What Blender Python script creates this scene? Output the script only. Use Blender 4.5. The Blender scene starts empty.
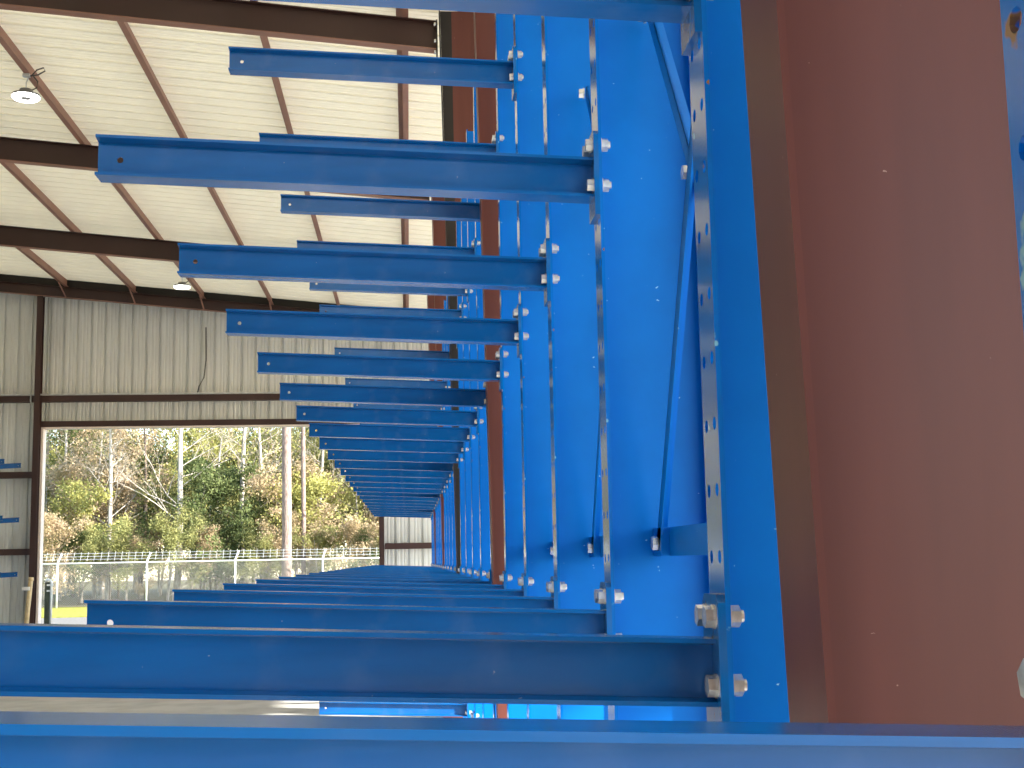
import bpy, bmesh, math, random
from mathutils import Vector, Matrix
random.seed(7)
sc = bpy.context.scene
COL = sc.collection

# ------------------------------------------------------------------ camera
EYE = 1.5
F_PX = 1300.0
YAW, PITCH, ROLL = 0.0806, 0.1336, -0.0190
cam_d = bpy.data.cameras.new('camera')
cam_d.sensor_fit = 'HORIZONTAL'; cam_d.sensor_width = 36.0
cam_d.lens = 36.0 * F_PX / 1024.0
cam_d.clip_start = 0.02; cam_d.clip_end = 400
cam = bpy.data.objects.new('camera', cam_d); COL.objects.link(cam)
_cy, _sy, _cp, _sp = math.cos(YAW), math.sin(YAW), math.cos(PITCH), math.sin(PITCH)
_f = Vector((_sy*_cp, _cy*_cp, _sp)); _r = Vector((_cy, -_sy, 0)); _u = _r.cross(_f)
_r2 = _r*math.cos(ROLL) + _u*math.sin(ROLL); _u2 = -_r*math.sin(ROLL) + _u*math.cos(ROLL)
M = Matrix((_r2, _u2, -_f)).transposed().to_4x4(); M.translation = Vector((0, 0, EYE))
cam.matrix_world = M
sc.camera = cam

# ------------------------------------------------------------------ world, sun, exposure
SUN_EL, SUN_AZ = math.radians(26.5), math.radians(65)      # azimuth from the back (-Y) towards +X
to_sun = Vector((math.sin(SUN_AZ)*math.cos(SUN_EL), -math.cos(SUN_AZ)*math.cos(SUN_EL), math.sin(SUN_EL)))
w = bpy.data.worlds.new('world'); sc.world = w; w.use_nodes = True
nt = w.node_tree; nt.nodes.clear()
sky = nt.nodes.new('ShaderNodeTexSky'); sky.sky_type = 'NISHITA'; sky.sun_disc = False
sky.sun_elevation = SUN_EL; sky.sun_rotation = math.pi - SUN_AZ; sky.dust_density = 0.4; sky.air_density = 1.0
bg = nt.nodes.new('ShaderNodeBackground'); bg.inputs['Strength'].default_value = 0.36
wo = nt.nodes.new('ShaderNodeOutputWorld')
nt.links.new(sky.outputs[0], bg.inputs[0]); nt.links.new(bg.outputs[0], wo.inputs[0])
sun_d = bpy.data.lights.new('sun', 'SUN'); sun_d.energy = 11.0; sun_d.angle = math.radians(0.6); sun_d.color = (1.0, 0.96, 0.88)
sun = bpy.data.objects.new('sun', sun_d); COL.objects.link(sun)
sun.rotation_euler = to_sun.to_track_quat('Z', 'Y').to_euler(); sun.location = (8, -8, 12)
sc.view_settings.view_transform = 'Standard'; sc.view_settings.look = 'None'
sc.view_settings.gamma = 1.0; sc.view_settings.use_curve_mapping = False
sc.view_settings.exposure = 0.92
sc.cycles.max_bounces = 10; sc.cycles.diffuse_bounces = 6

# ------------------------------------------------------------------ materials
def lin(r, g, b):
    f = lambda c: (c/255/12.92) if c/255 <= 0.04045 else ((c/255+0.055)/1.055)**2.4
    return (f(r), f(g), f(b), 1)
def mat(name, col, rough=0.5, metal=0.0, var=0.0, scale=6.0, bump=0.0, col2=None, lo=0.4, hi=0.6, stretch=None, spec=0.5, coat=0.0):
    m = bpy.data.materials.new(name); m.use_nodes = True
    t = m.node_tree; b = t.nodes['Principled BSDF']
    b.inputs['Roughness'].default_value = rough; b.inputs['Metallic'].default_value = metal
    b.inputs['Specular IOR Level'].default_value = spec
    if coat: b.inputs['Coat Weight'].default_value = coat; b.inputs['Coat Roughness'].default_value = 0.15
    b.inputs['Base Color'].default_value = col
    tc = t.nodes.new('ShaderNodeTexCoord'); mp = t.nodes.new('ShaderNodeMapping')
    t.links.new(tc.outputs['Object'], mp.inputs[0])
    if stretch: mp.inputs['Scale'].default_value = stretch
    n = t.nodes.new('ShaderNodeTexNoise'); n.inputs['Scale'].default_value = scale; n.inputs['Detail'].default_value = 6
    t.links.new(mp.outputs[0], n.inputs[0])
    if col2 is None and var:
        col2 = tuple(c*(1-var) for c in col[:3]) + (1,)
    if col2:
        r = t.nodes.new('ShaderNodeMapRange'); r.inputs[1].default_value = lo; r.inputs[2].default_value = hi
        t.links.new(n.outputs[0], r.inputs[0])
        mx = t.nodes.new('ShaderNodeMix'); mx.data_type = 'RGBA'
        mx.inputs[6].default_value = col; mx.inputs[7].default_value = col2
        t.links.new(r.outputs[0], mx.inputs[0]); t.links.new(mx.outputs[2], b.inputs['Base Color'])
    if bump:
        bp = t.nodes.new('ShaderNodeBump'); bp.inputs['Strength'].default_value = bump; bp.inputs['Distance'].default_value = 0.01
        t.links.new(n.outputs[0], bp.inputs['Height']); t.links.new(bp.outputs[0], b.inputs['Normal'])
    return m
def chips(m, col, scale=40, thr=0.70, wid=0.02):
    """small paint chips of another colour on top of a paint"""
    t = m.node_tree; b = t.nodes['Principled BSDF']
    tc = t.nodes.new('ShaderNodeTexCoord')
    n = t.nodes.new('ShaderNodeTexNoise'); n.inputs['Scale'].default_value = scale; n.inputs['Detail'].default_value = 4
    t.links.new(tc.outputs['Object'], n.inputs[0])
    r = t.nodes.new('ShaderNodeMapRange'); r.inputs[1].default_value = thr; r.inputs[2].default_value = thr+wid
    t.links.new(n.outputs[0], r.inputs[0])
    mx = t.nodes.new('ShaderNodeMix'); mx.data_type = 'RGBA'
    old = b.inputs['Base Color']
    if old.is_linked: t.links.new(old.links[0].from_socket, mx.inputs[6])
    else: mx.inputs[6].default_value = old.default_value
    mx.inputs[7].default_value = col
    t.links.new(r.outputs[0], mx.inputs[0]); t.links.new(mx.outputs[2], old)
    return m
BLUE = (0.000, 0.138, 0.535, 1)
M_BLUE = chips(mat('blue_paint', BLUE, 0.40, spec=0.14, var=0.12, scale=3, bump=0.03), lin(170, 200, 220), 55, 0.735)
M_BLUEARM = chips(mat('blue_paint_shaded_arm', (0.0, 0.108, 0.375, 1), 0.20, spec=0.60, var=0.18, scale=5, bump=0.05, stretch=(0.4, 3, 3)), lin(140, 150, 170), 60, 0.745)  # blue of the uprights darkened for the weaker light on the arms
M_BLUEARM = chips(M_BLUEARM, lin(62, 104, 160), 7, 0.53, 0.35)
M_BLUEFLANGE = chips(chips(mat('blue_flange_paint', BLUE, 0.16, var=0.15, scale=4, bump=0.05, spec=0.5, coat=0.6), lin(120, 175, 200), 16, 0.70), lin(140, 95, 45), 22, 0.71)
M_BLUEWORN = chips(chips(mat('blue_worn_paint', BLUE, 0.2, var=0.15, scale=4, bump=0.06, coat=0.5), lin(110, 165, 185), 15, 0.63, 0.03), lin(128, 88, 40), 13, 0.655, 0.03)
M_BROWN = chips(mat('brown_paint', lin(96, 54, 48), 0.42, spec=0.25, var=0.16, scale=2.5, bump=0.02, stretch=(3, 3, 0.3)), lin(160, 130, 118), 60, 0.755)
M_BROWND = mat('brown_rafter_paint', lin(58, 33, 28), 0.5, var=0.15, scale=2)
M_BLACKISH = mat('black_brown', lin(20, 13, 12), 0.6, var=0.2, scale=3)
M_PURLIN = mat('brown_purlin_paint', lin(146, 104, 88), 0.5, var=0.15, scale=2)
M_ZINC = mat('zinc_plate', (0.85, 0.84, 0.78, 1), 0.25, metal=0.7, var=0.25, scale=60)
M_ROOF = mat('cream_roof_sheet', lin(246, 240, 222), 0.5, var=0.05, scale=1.5)
_t = M_ROOF.node_tree; _tr = _t.nodes.new('ShaderNodeBsdfTranslucent'); _tr.inputs[0].default_value = lin(242, 228, 192)
_mx = _t.nodes.new('ShaderNodeMixShader'); _mx.inputs[0].default_value = 0.08
_t.links.new(_t.nodes['Principled BSDF'].outputs[0], _mx.inputs[1]); _t.links.new(_tr.outputs[0], _mx.inputs[2])
_t.links.new(_mx.outputs[0], _t.nodes['Material Output'].inputs[0])
M_WALL = mat('grey_wall_sheet', lin(206, 208, 206), 0.5, var=0.06, scale=1.2)
M_CONC = mat('concrete', lin(182, 180, 176), 0.9, spec=0.08, var=0.18, scale=2.2, bump=0.1)
M_GRAVEL = mat('gravel', lin(132, 128, 121), 0.95, spec=0.1, var=0.3, scale=25, bump=0.4)
M_GRASS = mat('grass', lin(122, 128, 52), 0.95, scale=8, col2=lin(150, 144, 72), spec=0.1)
M_LITTER = mat('leaf_litter', lin(98, 82, 58), 0.95, scale=3, col2=lin(74, 76, 44), spec=0.1)
M_GALV = mat('galvanised', lin(205, 208, 210), 0.4, metal=0.35, var=0.15, scale=10)
M_WIRE = mat('wire_grey', lin(150, 152, 152), 0.5, metal=0.3, var=0.1)
M_WHITE = mat('white_plastic', lin(235, 232, 225), 0.5, var=0.05)
M_OLIVE = mat('olive_post', lin(70, 74, 58), 0.8, var=0.25, scale=9)
M_TAN = mat('tan_pipe', lin(215, 190, 145), 0.6, var=0.2, scale=8)
M_JAMB = mat('pale_jamb_trim', lin(242, 226, 214), 0.5, var=0.08)
M_CORD = mat('dark_cord', lin(70, 66, 62), 0.6, var=0.1)
M_BODY = mat('lamp_housing', lin(120, 120, 118), 0.5, metal=0.3, var=0.1)
def emis(name, col, s):
    m = bpy.data.materials.new(name); m.use_nodes = True
    b = m.node_tree.nodes['Principled BSDF']
    b.inputs['Base Color'].default_value = (0.9, 0.9, 0.9, 1)
    b.inputs['Emission Color'].default_value = col; b.inputs['Emission Strength'].default_value = s
    return m
M_LENS = emis('lamp_lens', (1, 0.99, 0.95, 1), 7)
def bark(name, c1, c2): return mat(name, c1, 0.95, scale=5, col2=c2, bump=0.5, stretch=(6, 6, 1))
M_BARK_G = bark('bark_grey', lin(190, 180, 165), lin(125, 115, 105))
M_BARK_W = bark('bark_pale', lin(196, 186, 172), lin(150, 140, 128))
M_BARK_D = bark('bark_dark', lin(115, 98, 84), lin(72, 62, 54))
M_BARK_P = bark('bark_pine', lin(150, 130, 120), lin(112, 92, 84))
def leafmat(name, c1, c2):
    m = mat(name, c1, 0.8, scale=1.3, col2=c2, lo=0.35, hi=0.65, spec=0.2)
    t = m.node_tree; b = t.nodes['Principled BSDF']; o = t.nodes['Material Output']
    tr = t.nodes.new('ShaderNodeBsdfTranslucent'); mx = t.nodes.new('ShaderNodeMixShader'); mx.inputs[0].default_value = 0.35
    t.links.new(b.inputs['Base Color'].links[0].from_socket, tr.inputs[0])
    t.links.new(b.outputs[0], mx.inputs[1]); t.links.new(tr.outputs[0], mx.inputs[2]); t.links.new(mx.outputs[0], o.inputs[0])
    return m
M_LEAF = {'yellow': leafmat('leaf_yellow_green', lin(188, 182, 108), lin(144, 144, 84)),
          'olive': leafmat('leaf_olive', lin(158, 154, 98), lin(116, 120, 72)),
          'green': leafmat('leaf_dark_green', lin(112, 120, 74), lin(80, 92, 54)),
          'tan': leafmat('leaf_tan', lin(190, 166, 136), lin(150, 136, 98))}

# ------------------------------------------------------------------ mesh helpers
def finish(bm, name, smooth=False):
    bmesh.ops.recalc_face_normals(bm, faces=bm.faces)
    me = bpy.data.meshes.new(name); bm.to_mesh(me); bm.free()
    if smooth:
        for p in me.polygons: p.use_smooth = True
    return me
def link(name, me, m=None, parent=None, loc=(0, 0, 0)):
    if m is not None and not me.materials: me.materials.append(m)
    o = bpy.data.objects.new(name, me); COL.objects.link(o); o.location = loc
    if parent is not None: o.parent = parent
    return o
def tag(o, label, cat, group=None, kind=None):
    o['label'] = label; o['category'] = cat
    if group: o['group'] = group
    if kind: o['kind'] = kind
    return o
def thing(name, label, cat, loc=(0, 0, 0), group=None):
    o = bpy.data.objects.new(name, None); COL.objects.link(o); o.location = loc; o.empty_display_size = 0.1
    return tag(o, label, cat, group, 'thing')
def struct(name, me, m, loc=(0, 0, 0)):
    o = link(name, me, m, None, loc); o['kind'] = 'structure'; return o
def box(bm, x0, x1, y0, y1, z0, z1, bev=0.0):
    vs = [bm.verts.new(p) for p in ((x0,y0,z0),(x1,y0,z0),(x1,y1,z0),(x0,y1,z0),(x0,y0,z1),(x1,y0,z1),(x1,y1,z1),(x0,y1,z1))]
    fs = [bm.faces.new([vs[i] for i in q]) for q in ((0,3,2,1),(4,5,6,7),(0,1,5,4),(1,2,6,5),(2,3,7,6),(3,0,4,7))]
    if bev:
        es = list({e for f in fs for e in f.edges})
        bmesh.ops.bevel(bm, geom=es, offset=bev, segments=2, affect='EDGES', profile=0.5)
def plate(bm, outer, holes, t, place):
    """flat plate with round holes; 2D polygon -> thickness t, place(u, v, w) -> 3D"""
    loops = [outer] + holes
    es = []
    rings = []
    for lp in loops:
        vs = [bm.verts.new((u, v, 0)) for u, v in lp]
        rings.append(vs)
        for i in range(len(vs)): es.append(bm.edges.new((vs[i], vs[(i+1) % len(vs)])))
    r = bmesh.ops.triangle_fill(bm, use_beauty=True, use_dissolve=False, edges=es)
    fs = [g for g in r['geom'] if isinstance(g, bmesh.types.BMFace)]
    top = {}
    for vs in rings:
        for v in vs: top[v] = bm.verts.new((v.co.x, v.co.y, t))
    for f in fs: bm.faces.new([top[v] for v in reversed(f.verts)])
    for vs in rings:
        n = len(vs)
        for i in range(n):
            a, b = vs[i], vs[(i+1) % n]
            bm.faces.new((a, b, top[b], top[a]))
    for v in list(top.keys()) + list(top.values()):
        v.co = Vector(place(*v.co))
def circ(cx, cy, r, n=12): return [(cx + r*math.cos(2*math.pi*i/n), cy + r*math.sin(2*math.pi*i/n)) for i in range(n)]
def tube(bm, pts, rads, n=8, cap=True):
    pts = [Vector(p) for p in pts]
    if not hasattr(rads, '__len__'): rads = [rads]*len(pts)
    rings = []
    ref = Vector((0.31, 0.17, 0.93))
    for i, p in enumerate(pts):
        d = (pts[min(i+1, len(pts)-1)] - pts[max(i-1, 0)]).normalized()
        a = d.cross(ref)
        if a.length < 0.05: a = d.cross(Vector((1, 0, 0)))
        a.normalize(); b = d.cross(a)
        rings.append([bm.verts.new(p + (a*math.cos(2*math.pi*k/n) + b*math.sin(2*math.pi*k/n))*rads[i]) for k in range(n)])
    for i in range(len(rings)-1):
        for k in range(n): bm.faces.new((rings[i][k], rings[i][(k+1) % n], rings[i+1][(k+1) % n], rings[i+1][k]))
    if cap:
        bm.faces.new(rings[0][::-1]); bm.faces.new(rings[-1])
def prism_x(bm, x0, x1, r, n, cy, cz, rot=0.0):
    """n-sided prism along X"""
    a = [bm.verts.new((x0, cy + r*math.cos(rot+2*math.pi*k/n), cz + r*math.sin(rot+2*math.pi*k/n))) for k in range(n)]
    b = [bm.verts.new((x1, cy + r*math.cos(rot+2*math.pi*k/n), cz + r*math.sin(rot+2*math.pi*k/n))) for k in range(n)]
    bm.faces.new(a[::-1]); bm.faces.new(b)
    for k in range(n): bm.faces.new((a[k], a[(k+1) % n], b[(k+1) % n], b[k]))
def extrude_profile(bm, prof, place, a, b):
    """closed 2D profile swept from a to b; place(u, v, s)"""
    A = [bm.verts.new(place(u, v, a)) for u, v in prof]; B = [bm.verts.new(place(u, v, b)) for u, v in prof]
    n = len(prof)
    for i in range(n): bm.faces.new((A[i], A[(i+1) % n], B[(i+1) % n], B[i]))
    bm.faces.new(A[::-1]); bm.faces.new(B)
def i_profile(h, bf, tf, tw):
    """I section: u across flange, v up from 0 to h"""
    a, c = bf/2, tw/2
    return [(-a,0),(a,0),(a,tf),(c,tf),(c,h-tf),(a,h-tf),(a,h),(-a,h),(-a,h-tf),(-c,h-tf),(-c,tf),(-a,tf)]
ORD = ['first','second','third','fourth','fifth','sixth','seventh','eighth','ninth','tenth','eleventh','twelfth','thirteenth','fourteenth','fifteenth',
       'sixteenth','seventeenth','eighteenth','nineteenth','twentieth','twenty-first','twenty-second','twenty-third','twenty-fourth','twenty-fifth','twenty-sixth']

# ------------------------------------------------------------------ setting: floor, roof, walls, ground
END_Y = 29.47; FRAMES = [1.72, 7.27, 12.82, 18.37, 23.92]
SLOPE = 0.095
def raf_z(x): return EYE + 5.12 + SLOPE*(0.4 - x)          # underside of the rafters
RAF_H = 0.37; PUR_H = 0.20
XL, XR, Y0 = -11.5, 10.04, -9.0
bm = bmesh.new(); box(bm, -12, XR+0.6, Y0-0.5, END_Y+0.25, -0.15, 0.0)
struct('floor', finish(bm, 'floor'), M_CONC)
bm = bmesh.new(); box(bm, -90, 90, -60, 140, -0.3, -0.03)
struct('ground', finish(bm, 'ground'), M_GRAVEL)
bm = bmesh.new(); box(bm, -60, 40, 41.4, 51, -0.05, 0.0)
struct('lawn', finish(bm, 'lawn'), M_GRASS)
bm = bmesh.new(); box(bm, -70, 50, 51, 130, -0.06, 0.01)
struct('land', finish(bm, 'land'), M_LITTER)
def ribs(length, pitch=0.305, h=0.048):
    """R-panel outline (s, height): main ribs with two minor ribs between"""
    pts = []; s = 0.0
    while s < length:
        for ds, hh in ((0.0, 0), (0.016, h), (0.052, h), (0.068, 0), (0.135, 0), (0.145, 0.007), (0.165, 0.007), (0.175, 0), (0.215, 0), (0.225, 0.007), (0.245, 0.007), (0.255, 0)):
            if s + ds <= length: pts.append((s+ds, hh))
        s += pitch
    pts.append((length, 0)); return pts
def sheet(bm, prof, place, a, b, t=0.004):
    lo = [bm.verts.new(place(s, h, a)) for s, h in prof]; hi = [bm.verts.new(place(s, h, b)) for s, h in prof]
    for i in range(len(prof)-1): bm.faces.new((lo[i], lo[i+1], hi[i+1], hi[i]))
def roof_z(x): return raf_z(x) + RAF_H + PUR_H
bm = bmesh.new()
sheet(bm, ribs(END_Y+0.3-Y0), lambda s, h, x: (x, Y0+s, roof_z(x)+h), XL, XR)
struct('ceiling', finish(bm, 'ceiling'), M_ROOF)
OX0, OX1, OZ1 = -8.08, -0.66, EYE+3.095                       # opening in the end wall
WY = END_Y + 0.20
bm = bmesh.new()
def wallbit(x0, x1, z0, z1, slope_top=False):
    prof = [(s, h) for s, h in ribs(x1-x0)]
    lo = [bm.verts.new((x0+s, WY+h, z0)) for s, h in prof]
    hi = [bm.verts.new((x0+s, WY+h, (roof_z(x0+s)-0.01) if slope_top else z1)) for s, h in prof]
    for i in range(len(prof)-1): bm.faces.new((lo[i], lo[i+1], hi[i+1], hi[i]))
wallbit(XL, OX0, 0, 0, True); wallbit(OX0, OX1, OZ1, 0, True); wallbit(OX1, XR, 0, 0, True)
struct('wall_back', finish(bm, 'wall_back'), M_WALL)
bm = bmesh.new()  # unseen side wall, added to cut light from the left
prof = ribs(END_Y+0.2-Y0)
lo = [bm.verts.new((XL-h, Y0+s, 0)) for s, h in prof]; hi = [bm.verts.new((XL-h, Y0+s, roof_z(XL)-0.01)) for s, h in prof]
for i in range(len(prof)-1): bm.faces.new((lo[i], lo[i+1], hi[i+1], hi[i]))
struct('wall_left_added', finish(bm, 'wall_left_added'), M_WALL)

bm = bmesh.new(); box(bm, XL, 3.0, Y0-0.1, Y0, 0, 6.2)  # unseen wall behind the camera, added dark to cut front light
struct('wall_front_added', finish(bm, 'wall_front_added'), M_BROWND)
# door surround
bm = bmesh.new(); box(bm, OX0-0.15, OX1+0.12, END_Y+0.0, END_Y+0.2, OZ1, OZ1+0.13)
struct('trim_1', finish(bm, 'trim'), M_BROWND)
bm = bmesh.new(); box(bm, OX0-0.02, OX1+0.02, END_Y+0.02, END_Y+0.26, OZ1-0.035, OZ1)
struct('trim_2', finish(bm, 'trim'), M_JAMB)
bm = bmesh.new(); box(bm, OX0-0.075, OX0, END_Y+0.02, END_Y+0.26, 0, OZ1)
struct('trim_3', finish(bm, 'trim'), M_JAMB)
bm = bmesh.new(); box(bm, OX1-0.01, OX1+0.10, END_Y+0.0, END_Y+0.26, 0, OZ1)
struct('trim_4', finish(bm, 'trim'), M_BROWND)

# girts on the end wall
def girt(x0, x1, z, label):
    bm = bmesh.new()
    prof = [(0,-0.068),(0.19,-0.068),(0.19,-0.06),(0.008,-0.06),(0.008,0.06),(0.05,0.06),(0.05,0.068),(0,0.068)]
    extrude_profile(bm, prof, lambda u, v, s: (s, END_Y+u, z+v), x0, x1)
    tag(link('wall_girt', finish(bm, 'wall_girt'), M_BROWND), label, 'girt', 'girts on the end wall', 'thing')
girt(XL, OX1+1.9, EYE+3.73, 'long brown girt across the grey end wall above the big opening')
girt(XL, OX0-0.18, EYE+2.04, 'short brown girt on the end wall left of the opening, upper one')
girt(XL, OX0-0.18, EYE+0.35, 'short brown girt on the end wall left of the opening, lower one')
girt(OX1+0.11, 6.0, EYE+0.33, 'short brown girt on the white wall panel at the end of the rack')
# jamb column left of the opening, up to the roof
bm = bmesh.new(); extrude_profile(bm, i_profile(0.16, 0.13, 0.01, 0.01), lambda u, v, s: (OX0-0.11+u, END_Y-0.165+v, s), 0, raf_z(OX0)+0.105)
tag(link('wall_post', finish(bm, 'wall_post'), M_BROWND), 'tall brown steel post at the left side of the big opening', 'post', None, 'thing')

# ------------------------------------------------------------------ building frames: columns and rafters
def column(y, label, taper, black=False, xf=0.462, COL_W=0.155, xb=0.83):
    """y is the middle of the flange; front flange faces the aisle (-X)"""
    z1 = roof_z(0.9) - 0.02
    t = thing('building_column', label, 'column', (0, y, 0), 'brown building columns')
    xf0, xf1 = xf, xf - taper
    bm = bmesh.new()                                         # front flange, slightly inclined
    for (xa, xb_) in ((0, 0.013),):
        vs = []
        for z, xf in ((0, xf0), (z1, xf1)):
            for yy in (-COL_W/2, COL_W/2):
                for dx in (0, 0.009): vs.append(bm.verts.new((xf+dx, yy, z)))
        for q in ((0,1,3,2),(4,6,7,5),(0,4,5,1),(2,3,7,6),(0,2,6,4),(1,5,7,3)): bm.faces.new([vs[i] for i in q])
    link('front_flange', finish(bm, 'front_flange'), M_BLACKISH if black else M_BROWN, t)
    bm = bmesh.new()
    xs = 0.64 if black else None
    vs = []
    def quadslab(xa0, xa1, xb0, xb1, mat_, nm):
        b = bmesh.new(); v = []
        for z, l, r in ((0, xa0, xb0), (z1, xa1, xb1)):
            for yy in (-0.005, 0.005):
                v += [b.verts.new((l, yy, z)), b.verts.new((r, yy, z))]
        for q in ((0,1,3,2),(4,6,7,5),(0,4,5,1),(2,3,7,6),(0,2,6,4),(1,5,7,3)): b.faces.new([v[i] for i in q])
        return link(nm, finish(b, nm), mat_, t)
    bm.free()
    if black:  # front flange and front of the web coloured nearly black
        o = quadslab(xf0+0.013, xf1+0.013, 0.52, 0.478, M_BLACKISH, 'dark_web_strip'); o['label'] = 'black strip along the column'
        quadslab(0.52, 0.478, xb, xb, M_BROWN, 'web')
    else:
        quadslab(xf0+0.013, xf1+0.013, xb, xb, M_BROWN, 'web')
    bm = bmesh.new(); box(bm, xb, xb+0.012, -COL_W/2, COL_W/2, 0, z1)
    link('rear_flange', finish(bm, 'rear_flange'), M_BROWN, t)
    bm = bmesh.new(); box(bm, xf-0.04, xb+0.05, -0.12, 0.12, 0, 0.02)
    link('base_plate', finish(bm, 'base_plate'), M_BROWN, t)
    return t
column(1.447, 'wide brown steel column filling the right side between the first two uprights', 0.167, False, 0.4695, 0.1455, 0.84)
column(FRAMES[1], 'narrow brown steel column between the sixth and seventh blue uprights from right', 0.115, False, 0.482)
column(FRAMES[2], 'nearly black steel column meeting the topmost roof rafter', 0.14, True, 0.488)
column(FRAMES[3], 'brown steel column just past the nearly black one', 0.14, False, 0.492)
column(FRAMES[4], 'farthest brown steel column beside the far end of the rack', 0.14, False, 0.492)
def rafter(y, label, h, braces=False, xr=0.318, z_up=0.0, front=0.13):
    t = thing('roof_rafter', label, 'rafter', (0, y, 0), 'brown roof rafters')
    def slab(yy0, yy1, z0, z1, nm, m, xa=XL+0.06, xe=None):
        b = bmesh.new(); v = []
        for x in (xa, xr if xe is None else xe):
            zb = raf_z(x) + z_up
            for yy in (yy0, yy1):
                v += [b.verts.new((x, yy, zb+z0)), b.verts.new((x, yy, zb+z1))]
        for q in ((0,1,3,2),(4,6,7,5),(0,4,5,1),(2,3,7,6),(0,2,6,4),(1,5,7,3)): b.faces.new([v[i] for i in q])
        return link(nm, finish(b, nm), m, t)
    slab(-0.005, 0.005, 0.01, h-0.01, 'web', M_BROWND)
    slab(-front/2, front/2, 0, 0.01, 'bottom_flange', M_PURLIN)
    slab(-front/2, front/2, h-0.01, h, 'top_flange', M_BROWND)
    if xr < 0.5: slab(-front/2, front/2, 0, h, 'outer_rafter', M_BROWN, 0.845, XR-0.1)
    b = bmesh.new(); box(b, xr, xr+0.014, -0.09, 0.09, raf_z(xr)+z_up-0.08, raf_z(xr)+z_up+h)
    link('end_plate', finish(b, 'end_plate'), M_BLACKISH, t)
    for zz in (0.0, 0.12, 0.30):
        b = bmesh.new(); prism_x(b, xr-0.022, xr, 0.02, 6, -0.055, raf_z(xr)+z_up+zz-0.03)
        link('bolt', finish(b, 'bolt'), M_ZINC, t)
    if braces:
        for px in PURLIN_X[1:6]:
            b = bmesh.new()
            tube(b, [(px, -0.62, raf_z(px)+RAF_H-0.035), (px, -0.02, raf_z(px)+z_up+0.03)], 0.022, 4)
            link('flange_brace', finish(b, 'flange_brace'), M_PURLIN, t)
PURLIN_X = [0.0 - 1.53*i for i in range(7)]
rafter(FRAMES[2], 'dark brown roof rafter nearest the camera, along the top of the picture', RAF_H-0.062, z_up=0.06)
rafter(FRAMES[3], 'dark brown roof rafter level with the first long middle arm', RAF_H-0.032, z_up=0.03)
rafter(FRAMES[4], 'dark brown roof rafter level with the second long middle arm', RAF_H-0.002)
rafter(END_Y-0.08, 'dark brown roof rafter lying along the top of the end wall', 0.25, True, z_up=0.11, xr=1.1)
b = bmesh.new(); v = []  # dark strip painted in for the shade in the gap above the end rafter
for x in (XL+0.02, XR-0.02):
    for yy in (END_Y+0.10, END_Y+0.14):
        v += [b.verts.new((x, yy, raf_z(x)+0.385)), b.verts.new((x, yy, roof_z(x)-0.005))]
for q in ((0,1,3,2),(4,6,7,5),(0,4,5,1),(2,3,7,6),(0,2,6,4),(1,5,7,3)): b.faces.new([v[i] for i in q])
struct('shadow_gap_strip', finish(b, 'trim'), M_BLACKISH)
pn = ['nearest the uprights', 'second from the rack', 'third from the rack', 'fourth from the rack, carrying the lamps', 'fifth from the rack', 'sixth from the rack', 'seventh from the rack']
for i, px in enumerate(PURLIN_X):
    bm = bmesh.new()
    z = raf_z(px) + RAF_H
    prof = [(-0.035,0.0),(0.035,0.0),(0.035,0.02),(0.028,0.02),(0.028,0.007),(-0.028,0.007),(-0.028,PUR_H-0.003),(-0.095,PUR_H-0.003),(-0.095,PUR_H-0.01),(-0.035,PUR_H-0.01)]
    extrude_profile(bm, prof, lambda u, v, s: (px+u, s, z+v), Y0, END_Y+0.15)
    tag(link('roof_purlin', finish(bm, 'roof_purlin'), M_PURLIN), 'long brown roof purlin under cream sheeting, ' + pn[i], 'purlin', 'brown roof purlins', 'thing')

# ------------------------------------------------------------------ cantilever rack
S = 1.11
def post_y(n): return 0.893 if n == 0 else 1.98 + (n-1)*S                          # 0 is the upright at the right edge of the picture
N_LAST = 24
XF, TF, BF, DEP, TW = 0.468, 0.008, 0.100, 0.25, 0.008
POST_H = EYE + 3.30
PITCH_H = 0.1016
LEV = {'upper': 2.147, 'middle': 1.030, 'lower': -0.075, 'lowest': -1.115}   # top of the arm tip above the eye
RISE, ARM_H, ARM_BF = 0.050, 0.0995, 0.067
ARM_L = 1.194
def root_z(level): return EYE + LEV[level] - RISE
# upright meshes (shared)
z_ref = root_z('middle') + 0.033
k0 = math.ceil((0.15 - z_ref)/PITCH_H)
hole_z = []
k = k0
while z_ref + k*PITCH_H < POST_H-0.04: hole_z.append(z_ref + k*PITCH_H); k += 1
bm = bmesh.new()
holes = [circ(sy*0.0267, z, 0.0105, 10) for z in hole_z for sy in (-1, 1)]
plate(bm, [(-BF/2,0.012),(BF/2,0.012),(BF/2,POST_H),(-BF/2,POST_H)], holes, TF, lambda u, v, w_: (XF+w_, u, v))
me_ff = finish(bm, 'front_flange')
bm = bmesh.new(); box(bm, XF+TF, XF+DEP-TF, -TW/2, TW/2, 0.012, POST_H); me_web = finish(bm, 'web')
bm = bmesh.new(); box(bm, XF+DEP-TF, XF+DEP, -BF/2, BF/2, 0.012, POST_H); me_rf = finish(bm, 'rear_flange')
bm = bmesh.new(); box(bm, XF-0.05, XF+DEP+0.05, -0.09, 0.09, 0.0, 0.012); me_bp = finish(bm, 'base_plate')
def up_label(n):
    if n == 0: return 'blue rack upright cut off by the right picture edge, rusty flange with holes'
    if n == 1: return 'nearest whole blue rack upright with rows of holes in its flange'
    return f'blue rack upright, {ORD[n]} counted from the right picture edge'
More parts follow.
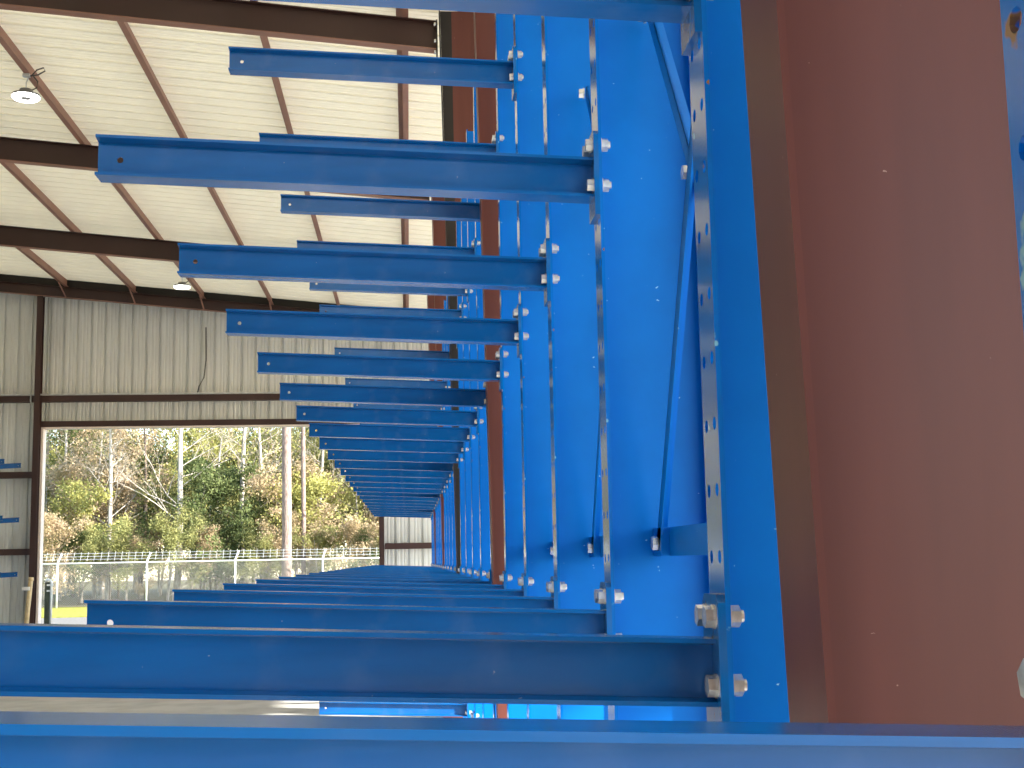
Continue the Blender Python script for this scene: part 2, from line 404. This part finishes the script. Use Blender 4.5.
for n in range(0, N_LAST+1):
    t = thing('rack_upright', up_label(n), 'rack upright', (0, post_y(n), 0), 'blue uprights of the cantilever rack')
    ff = link('front_flange', me_ff, M_BLUEFLANGE, t)
    if n == 0:
        ff.material_slots[0].link = 'OBJECT'; ff.material_slots[0].material = M_BLUEWORN
    link('web', me_web, M_BLUE, t)
    link('rear_flange', me_rf, M_BLUE, t); link('base_plate', me_bp, M_BLUE, t)
# arm meshes (shared); origin at the face of the upright, top of the arm root at z = 0
PT = 0.012
ang = math.atan2(RISE, ARM_L)
def tilt(x, y, z):
    return (x*math.cos(ang) , y, z - x*math.sin(ang))
bm = bmesh.new()
a, tf, tw = ARM_BF/2, 0.0068, 0.005
for zt, zb in ((0, -tf), (-ARM_H+tf, -ARM_H)):
    s = -1 if zt == 0 else 1
    prof = [(-a, zt), (a, zt), (a, zb), (0.006, zb + (s*0.004 if s < 0 else 0)), (-0.006, zb + (s*0.004 if s < 0 else 0)), (-a, zb)] if s < 0 else \
           [(-a, zb), (a, zb), (a, zt), (0.006, zt+0.004), (-0.006, zt+0.004), (-a, zt)]
    extrude_profile(bm, prof, lambda u, v, q: tilt(q, u, v), -PT-0.0, -PT-ARM_L)
plate(bm, [(-PT, -ARM_H+0.004), (-PT, -0.004), (-PT-ARM_L, -0.004), (-PT-ARM_L, -ARM_H+0.004)], [circ(-PT-ARM_L+0.052, -0.052, 0.0078, 14)], tw,
      lambda u, v, w_: tilt(u, w_-tw/2, v))
me_beam = finish(bm, 'beam')
PU, PD = 0.066, 0.048
bm = bmesh.new()
c = 0.012
plate(bm, [(-BF/2, -ARM_H-PD), (BF/2, -ARM_H-PD), (BF/2, PU-c), (BF/2-c, PU), (-BF/2+c, PU), (-BF/2, PU-c)], [], PT, lambda u, v, w_: (-PT+w_, u, v))
me_plate = finish(bm, 'mounting_plate')
def bolt_mesh():
    b = bmesh.new()
    R = 0.0286/2/math.cos(math.pi/6)
    prism_x(b, -PT-0.0155, -PT-0.003, R, 6, 0, 0, 0.3); prism_x(b, -PT-0.003, -PT, 0.0185, 20, 0, 0)
    prism_x(b, -PT-0.010, TF+0.024, 0.0095, 14, 0, 0)
    return finish(b, 'bolt')
me_bolt = bolt_mesh()
b = bmesh.new(); prism_x(b, TF+0.003, TF+0.018, 0.0286/2/math.cos(math.pi/6), 6, 0, 0, math.pi/6); prism_x(b, TF, TF+0.003, 0.0185, 20, 0, 0)
me_nut = finish(b, 'nut')
BOLT_Z = (0.033, 0.033-PITCH_H)
LW = {'upper': 'upper row', 'middle': 'middle row', 'lower': 'lower row', 'lowest': 'lowest row near the floor'}
DZ = {(0, 'lower'): -0.002, (1, 'middle'): -0.013, (2, 'middle'): -0.009}
def arm(n, level):
    if (n, level) == (0, 'lower'): lab = 'blue cantilever arm running right across the bottom edge of the picture'
    elif (n, level) == (1, 'lower'): lab = 'large blue cantilever arm just above the bottom edge, bolted to the nearest whole upright'
    elif (n, level) == (1, 'middle'): lab = 'blue cantilever arm crossing the very top of the picture'
    else: lab = f'blue cantilever arm in the {LW[level]}, {ORD[n]} upright counted from the right'
    t = thing('rack_cantilever', lab, 'rack arm', (XF, post_y(n), root_z(level) + DZ.get((n, level), 0)), f'blue cantilever arms of the {level} row')
    link('beam', me_beam, M_BLUEARM, t); link('mounting_plate', me_plate, M_BLUEARM, t)
    for z in BOLT_Z:
        for sy in (-1, 1):
            bo = link('bolt', me_bolt, M_ZINC, t, (0, sy*0.0267, z)); link('nut', me_nut, M_ZINC, bo)
for n in range(4, N_LAST+1): arm(n, 'upper')
for n in range(1, N_LAST+1): arm(n, 'middle')
for n in range(0, N_LAST+1): arm(n, 'lower')
for n in range(7, 13): arm(n, 'lowest')
# braces between neighbouring uprights
XB = 0.580
def hexbolt(parent, loc):
    b = bmesh.new(); R = 0.0165
    prism_x(b, -0.014, 0.0, R, 6, 0, 0, 0.3); prism_x(b, 0.0, 0.004, 0.019, 16, 0, 0)
    return link('bolt', finish(b, 'bolt'), M_ZINC, parent, loc)
def flat_bar(t, y0, z0, y1, z1, x, wd=0.038, th=0.005, nm='bar'):
    d = Vector((0, y1-y0, z1-z0)); L = d.length; d.normalize(); nrm = Vector((0, -d.z, d.y))
    b = bmesh.new(); v = []
    for s in (0, L):
        for q in (-wd/2, wd/2):
            for dx in (0, th):
                p = Vector((x+dx, y0, z0)) + d*s + nrm*q
                v.append(b.verts.new(p))
    for q in ((0,1,3,2),(4,6,7,5),(0,4,5,1),(2,3,7,6),(0,2,6,4),(1,5,7,3)): b.faces.new([v[i] for i in q])
    # outstanding leg of the angle
    v = []
    for s in (0, L):
        for q in (-wd/2, -wd/2+th):
            for dx in (0.0, 0.022):
                v.append(b.verts.new(Vector((x+dx, y0, z0)) + d*s + nrm*q))
    for q in ((0,1,3,2),(4,6,7,5),(0,4,5,1),(2,3,7,6),(0,2,6,4),(1,5,7,3)): b.faces.new([v[i] for i in q])
    return link(nm, finish(b, nm), M_BLUE, t)
def on2(n): return f'between the {ORD[n]} and {ORD[n+1]} uprights from the right'
for n in range(1, 5):
    ya, yb = post_y(n)+0.03, post_y(n+1)-0.06
    t = thing('diagonal_brace', 'blue diagonal brace rising nearer, ' + on2(n), 'brace', (0, 0, EYE), 'diagonal braces between uprights')
    flat_bar(t, yb, 0.02, ya, 1.66, XB); hexbolt(t, (XB, yb, 0.03)); hexbolt(t, (XB, ya, 1.64))
    t = thing('diagonal_brace', 'blue diagonal brace rising farther away, ' + on2(n), 'brace', (0, 0, EYE), 'diagonal braces between uprights')
    zf, zn = (1.335, 0.03) if n == 1 else (1.545, 0.25)
    flat_bar(t, yb, zf, ya, zn, XB+0.02); hexbolt(t, (XB+0.01, yb, zf-0.01)); hexbolt(t, (XB+0.012, ya, zn+0.01)); hexbolt(t, (XB+0.012, yb-0.42, zf-0.42*(zf-zn)/(yb-ya)))
    t = thing('horizontal_strut', 'short blue horizontal strut ' + on2(n), 'strut', (0, 0, EYE), 'horizontal struts between uprights')
    b = bmesh.new()
    prof = [(0,0),(0.05,0),(0.05,0.006),(0.006,0.006),(0.006,0.059),(0.05,0.059),(0.05,0.065),(0,0.065)]
    extrude_profile(b, prof, lambda u, v, s: (XB+0.02+u, s, 0.0+v), post_y(n)+0.004, post_y(n+1)-0.05)
    link('channel', finish(b, 'channel'), M_BLUE, t)
    b = bmesh.new(); box(b, XB+0.0, XB+0.02, post_y(n+1)-0.10, post_y(n+1)-0.004, 0.0, 0.065)
    link('end_clip', finish(b, 'end_clip'), M_BLUE, t)

# second rack on the far side of the aisle: only its last arms reach into the picture
XO = -7.97 - ARM_L - PT
OPY = (26.4, 27.5)
for i, y in enumerate(OPY):
    t = thing('rack_upright', ['blue rack upright beyond the left picture edge, nearer one', 'blue rack upright beyond the left picture edge, farther one'][i], 'rack upright', (XO+XF, y, 0), 'uprights of the opposite rack')
    for me, nm in ((me_ff, 'front_flange'), (me_web, 'web'), (me_rf, 'rear_flange'), (me_bp, 'base_plate')):
        o = link(nm, me, None, t); o.scale = (-1, 1, 1)
    t.location.x = XO + XF
    for lv in ('upper', 'middle', 'lower'):
        a_ = thing('rack_cantilever', f'tip of a blue arm at the left picture edge, {lv} row, {["nearer", "farther"][i]} of the pair', 'rack arm', (XO, y, root_z(lv)), 'arm tips of the opposite rack')
        for me, nm in ((me_beam, 'beam'), (me_plate, 'mounting_plate')):
            o = link(nm, me, None, a_); o.scale = (-1, 1, 1)

# ------------------------------------------------------------------ lamps
def high_bay(x, y, label):
    ztop = raf_z(x) + RAF_H
    z = ztop - 0.31
    t = thing('high_bay_light', label, 'ceiling light', (x, y, z), 'round lamps hung from the roof')
    LS = 0.88
    b = bmesh.new()
    rings = []
    for r, h in ((0.17, 0.0), (0.185, 0.015), (0.185, 0.045), (0.10, 0.06), (0.085, 0.11), (0.02, 0.12)):
        rings.append([b.verts.new((r*math.cos(2*math.pi*k/28), r*math.sin(2*math.pi*k/28), h)) for k in range(28)])
    for i in range(len(rings)-1):
        for k in range(28): b.faces.new((rings[i][k], rings[i][(k+1)%28], rings[i+1][(k+1)%28], rings[i+1][k]))
    b.faces.new(rings[-1]); b.faces.new(rings[0][::-1])
    link('housing', finish(b, 'housing', False), M_BODY, t).scale = (LS, LS, 1)
    b = bmesh.new()
    ri = [[b.verts.new((r*math.cos(2*math.pi*k/28), r*math.sin(2*math.pi*k/28), h)) for k in range(28)] for r, h in ((0.1865, 0.020), (0.1865, 0.008), (0.17, -0.006), (0.085, -0.006), (0.075, -0.001))]
    for i in range(4):
        for k in range(28): b.faces.new((ri[i][k], ri[i+1][k], ri[i+1][(k+1)%28], ri[i][(k+1)%28]))
    link('lens', finish(b, 'lens'), M_LENS, t).scale = (LS, LS, 1)
    b = bmesh.new(); tube(b, [(0,0,0.11),(0,0,0.2),(0.02,0,0.25),(0.0,0,0.275),(-0.02,0,0.29)], 0.008, 6)
    box(b, -0.04, 0.04, -0.03, 0.03, 0.27, 0.308)
    link('hook', finish(b, 'hook'), M_GALV, t)
    b = bmesh.new(); tube(b, [(0.06,0,0.10),(0.12,0.02,0.14),(0.13,0.02,0.22),(0.09,0.0,0.27),(0.07,0,0.30),(0.12,0.0,0.36),(0.20,0,0.39),(0.22,0,0.35),(0.14,0,0.30),(0.045,0,0.285)], 0.009, 6)
    link('cord', finish(b, 'cord'), M_CORD, t)
high_bay(-4.60, 15.6, 'round white high bay lamp hanging at the upper left of the picture')
high_bay(-4.62, 26.7, 'round white high bay lamp just below the tip of the second middle arm')

# ------------------------------------------------------------------ small things at the end wall
b = bmesh.new(); tube(b, [(XL, END_Y-0.02, EYE+3.82), (OX1+0.3, END_Y-0.02, EYE+3.82)], 0.018, 6)
t = thing('conduit_pipe', 'thin grey conduit running along the top of the long end wall girt', 'pipe')
link('pipe', finish(b, 'pipe'), M_GALV, t)
b = bmesh.new(); tube(b, [(-8.36, END_Y-0.03, EYE+3.82), (-8.36, END_Y-0.05, EYE+3.68), (-8.32, END_Y-0.05, EYE+3.55), (-8.24, END_Y-0.03, EYE+3.44), (-8.18, END_Y-0.02, EYE+3.1)], 0.02, 6)
link('loop', finish(b, 'loop'), M_GALV, t)
b = bmesh.new()
pts = [(-4.57, END_Y+0.13, EYE+5.35), (-4.56, END_Y+0.13, EYE+4.6), (-4.60, END_Y+0.12, EYE+4.2), (-4.70, END_Y+0.1, EYE+4.0), (-4.72, END_Y+0.0, EYE+3.83)]
tube(b, pts, 0.014, 6)
tag(link('wall_cable', finish(b, 'wall_cable'), M_CORD), 'thin dark cable hanging down the end wall to the girt', 'cable', None, 'thing')
t = thing('stand_pipe', 'leaning tan pipe with a white cap inside the left end of the opening', 'pipe', (-8.17, 29.0, 0))
b = bmesh.new(); tube(b, [(-0.03,0,0),(0.0,0,0.6),(0.05,0,1.24)], 0.05, 10); link('pipe', finish(b, 'pipe', True), M_TAN, t)
b = bmesh.new(); box(b, -0.12, 0.05, -0.06, 0.06, 1.02, 1.10, 0.01); link('valve_box', finish(b, 'valve_box'), M_WHITE, t)
b = bmesh.new(); tube(b, [(0.05,0,1.23),(0.055,0,1.30)], [0.062, 0.05], 10); link('cap', finish(b, 'cap', True), M_TAN, t)
t = thing('service_post', 'dark olive post with white pipe just outside the left end of the opening', 'post', (-8.30, 31.0, 0))
b = bmesh.new(); box(b, -0.05, 0.05, -0.05, 0.05, 0, 1.17, 0.006); link('post', finish(b, 'post'), M_OLIVE, t)
b = bmesh.new(); tube(b, [(0.085,0,0),(0.085,0,1.15),(0.07,0,1.20),(0.0,0,1.22),(-0.05,0,1.21)], 0.028, 8); link('pipe', finish(b, 'pipe', True), M_WHITE, t)
for z in (0.95, 1.08):
    b = bmesh.new(); box(b, 0.0, 0.14, -0.07, -0.05, z, z+0.04); link('strap', finish(b, 'strap'), M_WHITE, t)

# ------------------------------------------------------------------ chain link fence
FY = 50.0
t = thing('chain_link_fence', 'long galvanised chain link fence with barbed wire beyond the opening', 'fence', (0, FY, 0))
b = bmesh.new()
fx0, fx1, fz1 = -30.0, 6.0, 1.63
st = 0.085
span = fx1 - fx0
q = fx0 - fz1
while q < fx1:
    for sgn in (1, -1):
        xa, xb = (q, q+fz1) if sgn > 0 else (q+fz1, q)
        tube(b, [(xa, 0.01*sgn, 0.03), (xb, 0.01*sgn, fz1)], 0.0035, 3, False)
    q += st
link('chain_link_mesh', finish(b, 'chain_link_mesh'), M_WIRE, t)
b = bmesh.new(); tube(b, [(fx0, 0, fz1), (fx1, 0, fz1)], 0.03, 8); link('top_rail', finish(b, 'top_rail', True), M_GALV, t)
px = -13.05
post_pts = [(-13.05 + 3.26*i) for i in range(-5, 6)]
for px in post_pts:
    b = bmesh.new(); tube(b, [(px, 0, 0), (px, 0, fz1+0.04)], 0.038, 8); o = link('fence_post', finish(b, 'fence_post', True), M_GALV, t)
    b = bmesh.new(); tube(b, [(px, 0, fz1+0.03), (px+0.10, 0.2, fz1+0.36)], 0.03, 6); link('barb_arm', finish(b, 'barb_arm'), M_WHITE, o)
for i in range(3):
    b = bmesh.new(); f_ = (i+1)/3
    pts = []
    tube(b, [(fx0, 0.2*f_, fz1+0.03+0.33*f_), (fx1, 0.2*f_, fz1+0.03+0.33*f_)], 0.008, 4)
    xx = fx0
    while xx < fx1:
        tube(b, [(xx, 0.2*f_, fz1+0.33*f_-0.03), (xx+0.02, 0.2*f_, fz1+0.33*f_+0.09)], 0.006, 3); xx += 0.25
    link('barbed_wire', finish(b, 'barbed_wire'), M_GALV, t)

# ------------------------------------------------------------------ woods beyond the fence
def branch(bm, p, d, L, r, depth, rng, tips, spread=0.6, n=5):
    seg = 4; pts = [p.copy()]; rad = [r]; dd = d.copy(); q = p.copy()
    for i in range(seg):
        dd = (dd + Vector((rng.uniform(-1,1), rng.uniform(-1,1), rng.uniform(-0.3,0.7)))*0.24).normalized()
        q = q + dd*(L/seg); pts.append(q.copy()); rad.append(r*(1-0.55*(i+1)/seg))
    tube(bm, pts, rad, max(3, n), False)
    tips.append(pts[-1]); tips.append(pts[-2])
    if depth <= 0: return
    for k in range(rng.randint(3, 4)):
        i = rng.randint(1, seg)
        nd = (dd + Vector((rng.uniform(-1,1), rng.uniform(-1,1), rng.uniform(-0.25,0.8)))*spread*1.5).normalized()
        branch(bm, pts[i], nd, L*rng.uniform(0.5, 0.72), rad[i]*0.6, depth-1, rng, tips, spread, n-1)
def tree_meshes(seed, H, r, bare, nleaf, size, lean=0.0, low=0.25, wide=1.0):
    rng = random.Random(seed)
    bm = bmesh.new(); tips = []
    pts = []; rad = []
    ph = rng.uniform(0, 6)
    for i in range(9):
        f = i/8
        pts.append(Vector((lean*f*H + 0.12*math.sin(ph+f*5), 0.12*math.cos(ph+f*4), f*H))); rad.append(r*(1-0.75*f))
    tube(bm, pts, rad, 8, False)
    nb = int(6 + H*1.1)
    for k in range(nb):
        f = low + (1-low)*(k+rng.random())/nb
        i = min(7, int(f*8)); p = pts[i].lerp(pts[i+1], f*8-i)
        a = rng.uniform(0, 2*math.pi)
        d = Vector((math.cos(a), math.sin(a), rng.uniform(0.15, 0.9))).normalized()
        branch(bm, p, d, H*0.27*wide*(1.15-0.6*f), r*(0.2 if bare else 0.3)*(1.1-0.7*f), 2, rng, tips)
    trunk = finish(bm, 'trunk', True)
    bm = bmesh.new()
    for k in range(nleaf):
        c = rng.choice(tips) + Vector((rng.gauss(0, 0.22), rng.gauss(0, 0.22), rng.gauss(0, 0.2)))
        s = size*rng.uniform(0.6, 1.4)
        u = Vector((rng.uniform(-1,1), rng.uniform(-1,1), rng.uniform(-1,1))).normalized()
        v = u.orthogonal(); v.rotate(Matrix.Rotation(rng.uniform(0, 6.28), 3, u)); w_ = u.cross(v)
        q = [bm.verts.new(c + v*s), bm.verts.new(c + w_*s*0.5), bm.verts.new(c - v*s), bm.verts.new(c - w_*s*0.5)]
        bm.faces.new(q)
    return trunk, (finish(bm, 'foliage') if nleaf else None)
KINDS = {'leafy': [tree_meshes(s, 10, 0.13, False, 9000, 0.062, wide=1.1, low=0.15) for s in (1, 2, 3)],
         'bush': [tree_meshes(s, 5.2, 0.06, False, 9000, 0.058, wide=1.7, low=0.03) for s in (11, 12, 13)],
         'bare': [tree_meshes(s, 11, 0.15, True, 900, 0.05, wide=0.95, low=0.25, lean=l) for s, l in ((21, 0.04), (22, -0.05), (23, 0.01))]}
def tree(kind, v, x, y, leaf, barkm, label, sc_=1.0, rot=0.0, nm='woodland_tree'):
    t = thing(nm, label, 'bush' if kind == 'bush' else 'tree', (x, y, 0), 'trees and bushes beyond the fence')
    t.scale = (sc_, sc_, sc_); t.rotation_euler = (0, 0, rot)
    tk, fo = KINDS[kind][v]
    for me, nme, m in ((tk, 'trunk', barkm), (fo, 'foliage', M_LEAF[leaf])):
        if not me.materials: me.materials.append(None)
        o = bpy.data.objects.new(nme, me); COL.objects.link(o); o.parent = t
        o.material_slots[0].link = 'OBJECT'; o.material_slots[0].material = m
def at(px, y): return (px-408.5)*y/1345.0                     # bearing along the opening -> metres at distance y
desc = {'yellow': 'yellow-green', 'olive': 'olive green', 'tan': 'tan and dry-leaved', 'green': 'dark green'}
rng = random.Random(5)
def row(kind, y, xs, hs, leaves, nm, rowname):
    for i, px in enumerate(xs):
        lf = leaves[i % len(leaves)]
        bm_ = [M_BARK_G, M_BARK_D][rng.random() < 0.4]
        yy = y + rng.uniform(-1.0, 1.0)
        what = {'bush': 'bush', 'leafy': 'tree', 'bare': 'half-bare tree'}[kind]
        tree(kind, rng.randrange(len(KINDS[kind])), at(px, yy), yy, lf, bm_, f'{desc[lf]} {what}, {ORD[i]} from left in the {rowname}', hs[i % len(hs)], rng.uniform(0, 6.28), nm)
row('bush', 53.5, [-10, 22, 50, 78, 108, 138, 168, 198, 226, 254, 284, 314, 344, 374, 404, 436], [0.5, 0.42, 0.56, 0.46], ['tan', 'olive', 'tan', 'green', 'olive'], 'woodland_bush', 'low undergrowth row behind the fence')
row('bush', 57, [5, 48, 84, 128, 166, 208, 246, 276, 318, 358, 395, 440], [0.85, 0.95, 0.78, 0.9], ['olive', 'tan', 'yellow', 'tan', 'olive', 'green'], 'woodland_bush', 'second row of undergrowth')
row('bare', 60, [60, 92, 140, 212, 262, 318, 352, 396], [0.85, 0.7, 0.8, 0.66, 0.9], ['tan', 'olive', 'tan', 'yellow'], 'bare_tree', 'row of thin bare trees')
row('leafy', 63, [-8, 44, 104, 190, 296, 366, 428], [0.95, 1.0, 0.82, 0.7, 0.8], ['olive', 'green', 'tan', 'yellow', 'olive'], 'woodland_tree', 'middle row of trees')
row('bush', 66, [20, 70, 120, 160, 205, 240, 290, 335, 385, 425], [1.3, 1.35, 1.2, 1.1], ['yellow', 'olive', 'green', 'yellow', 'olive', 'yellow'], 'woodland_bush', 'rear row of tall bushes')
row('leafy', 72, [-20, 28, 66, 98, 132, 262, 320, 352, 402, 445], [1.2, 1.3, 1.1, 1.0], ['olive', 'green', 'yellow', 'olive'], 'woodland_tree', 'tall rear row of trees')
row('bush', 76, [10, 60, 110, 160, 200, 250, 300, 350, 410], [1.35, 1.3], ['green', 'olive', 'green'], 'woodland_bush', 'farthest row of bushes')
tree('bare', 0, at(172, 54.8), 54.8, 'tan', M_BARK_W, 'tall pale bare leaning trunk left of the middle of the opening', 1.05, 0.2, 'bare_tree')
tree('bare', 1, at(110, 55), 55, 'tan', M_BARK_W, 'pale bare crooked trunk in the left part of the opening', 0.8, 1.2, 'bare_tree')
tree('bare', 2, at(243, 56), 56, 'yellow', M_BARK_G, 'grey thin bare trunk just left of the thick straight trunk', 1.0, 2.5, 'bare_tree')
def straight(px, y, r, label, m):
    t = thing('pine_tree', label, 'tree', (at(px, y), y, 0), 'straight pine trunks beyond the fence')
    b = bmesh.new()
    pts = [(0.02*math.sin(i), 0.02*math.cos(i*1.3), i*1.6) for i in range(9)]
    tube(b, pts, [r*(1-0.03*i) for i in range(9)], 14)
    link('trunk', finish(b, 'trunk', True), m, t)
    rr = random.Random(int(px)); b = bmesh.new()
    for k in range(1400):
        a = rr.uniform(0, 6.28); h = rr.uniform(10.5, 15.5); rad = rr.uniform(0.1, 2.6)*(1-abs(h-12)/5)
        c = Vector((rad*math.cos(a), rad*math.sin(a), h)); s = 0.16
        u = Vector((rr.uniform(-1,1), rr.uniform(-1,1), rr.uniform(-1,1))).normalized(); v = u.orthogonal(); w_ = u.cross(v)
        b.faces.new([b.verts.new(c+v*s), b.verts.new(c+w_*s*0.4), b.verts.new(c-v*s), b.verts.new(c-w_*s*0.4)])
    link('foliage', finish(b, 'foliage'), M_LEAF['green'], t)
straight(284, 50.5, 0.20, 'thick straight pale trunk standing like a pole in the right part of the opening', M_BARK_P)
straight(301, 54, 0.10, 'slender straight trunk just right of the thick pole-like trunk', M_BARK_P)
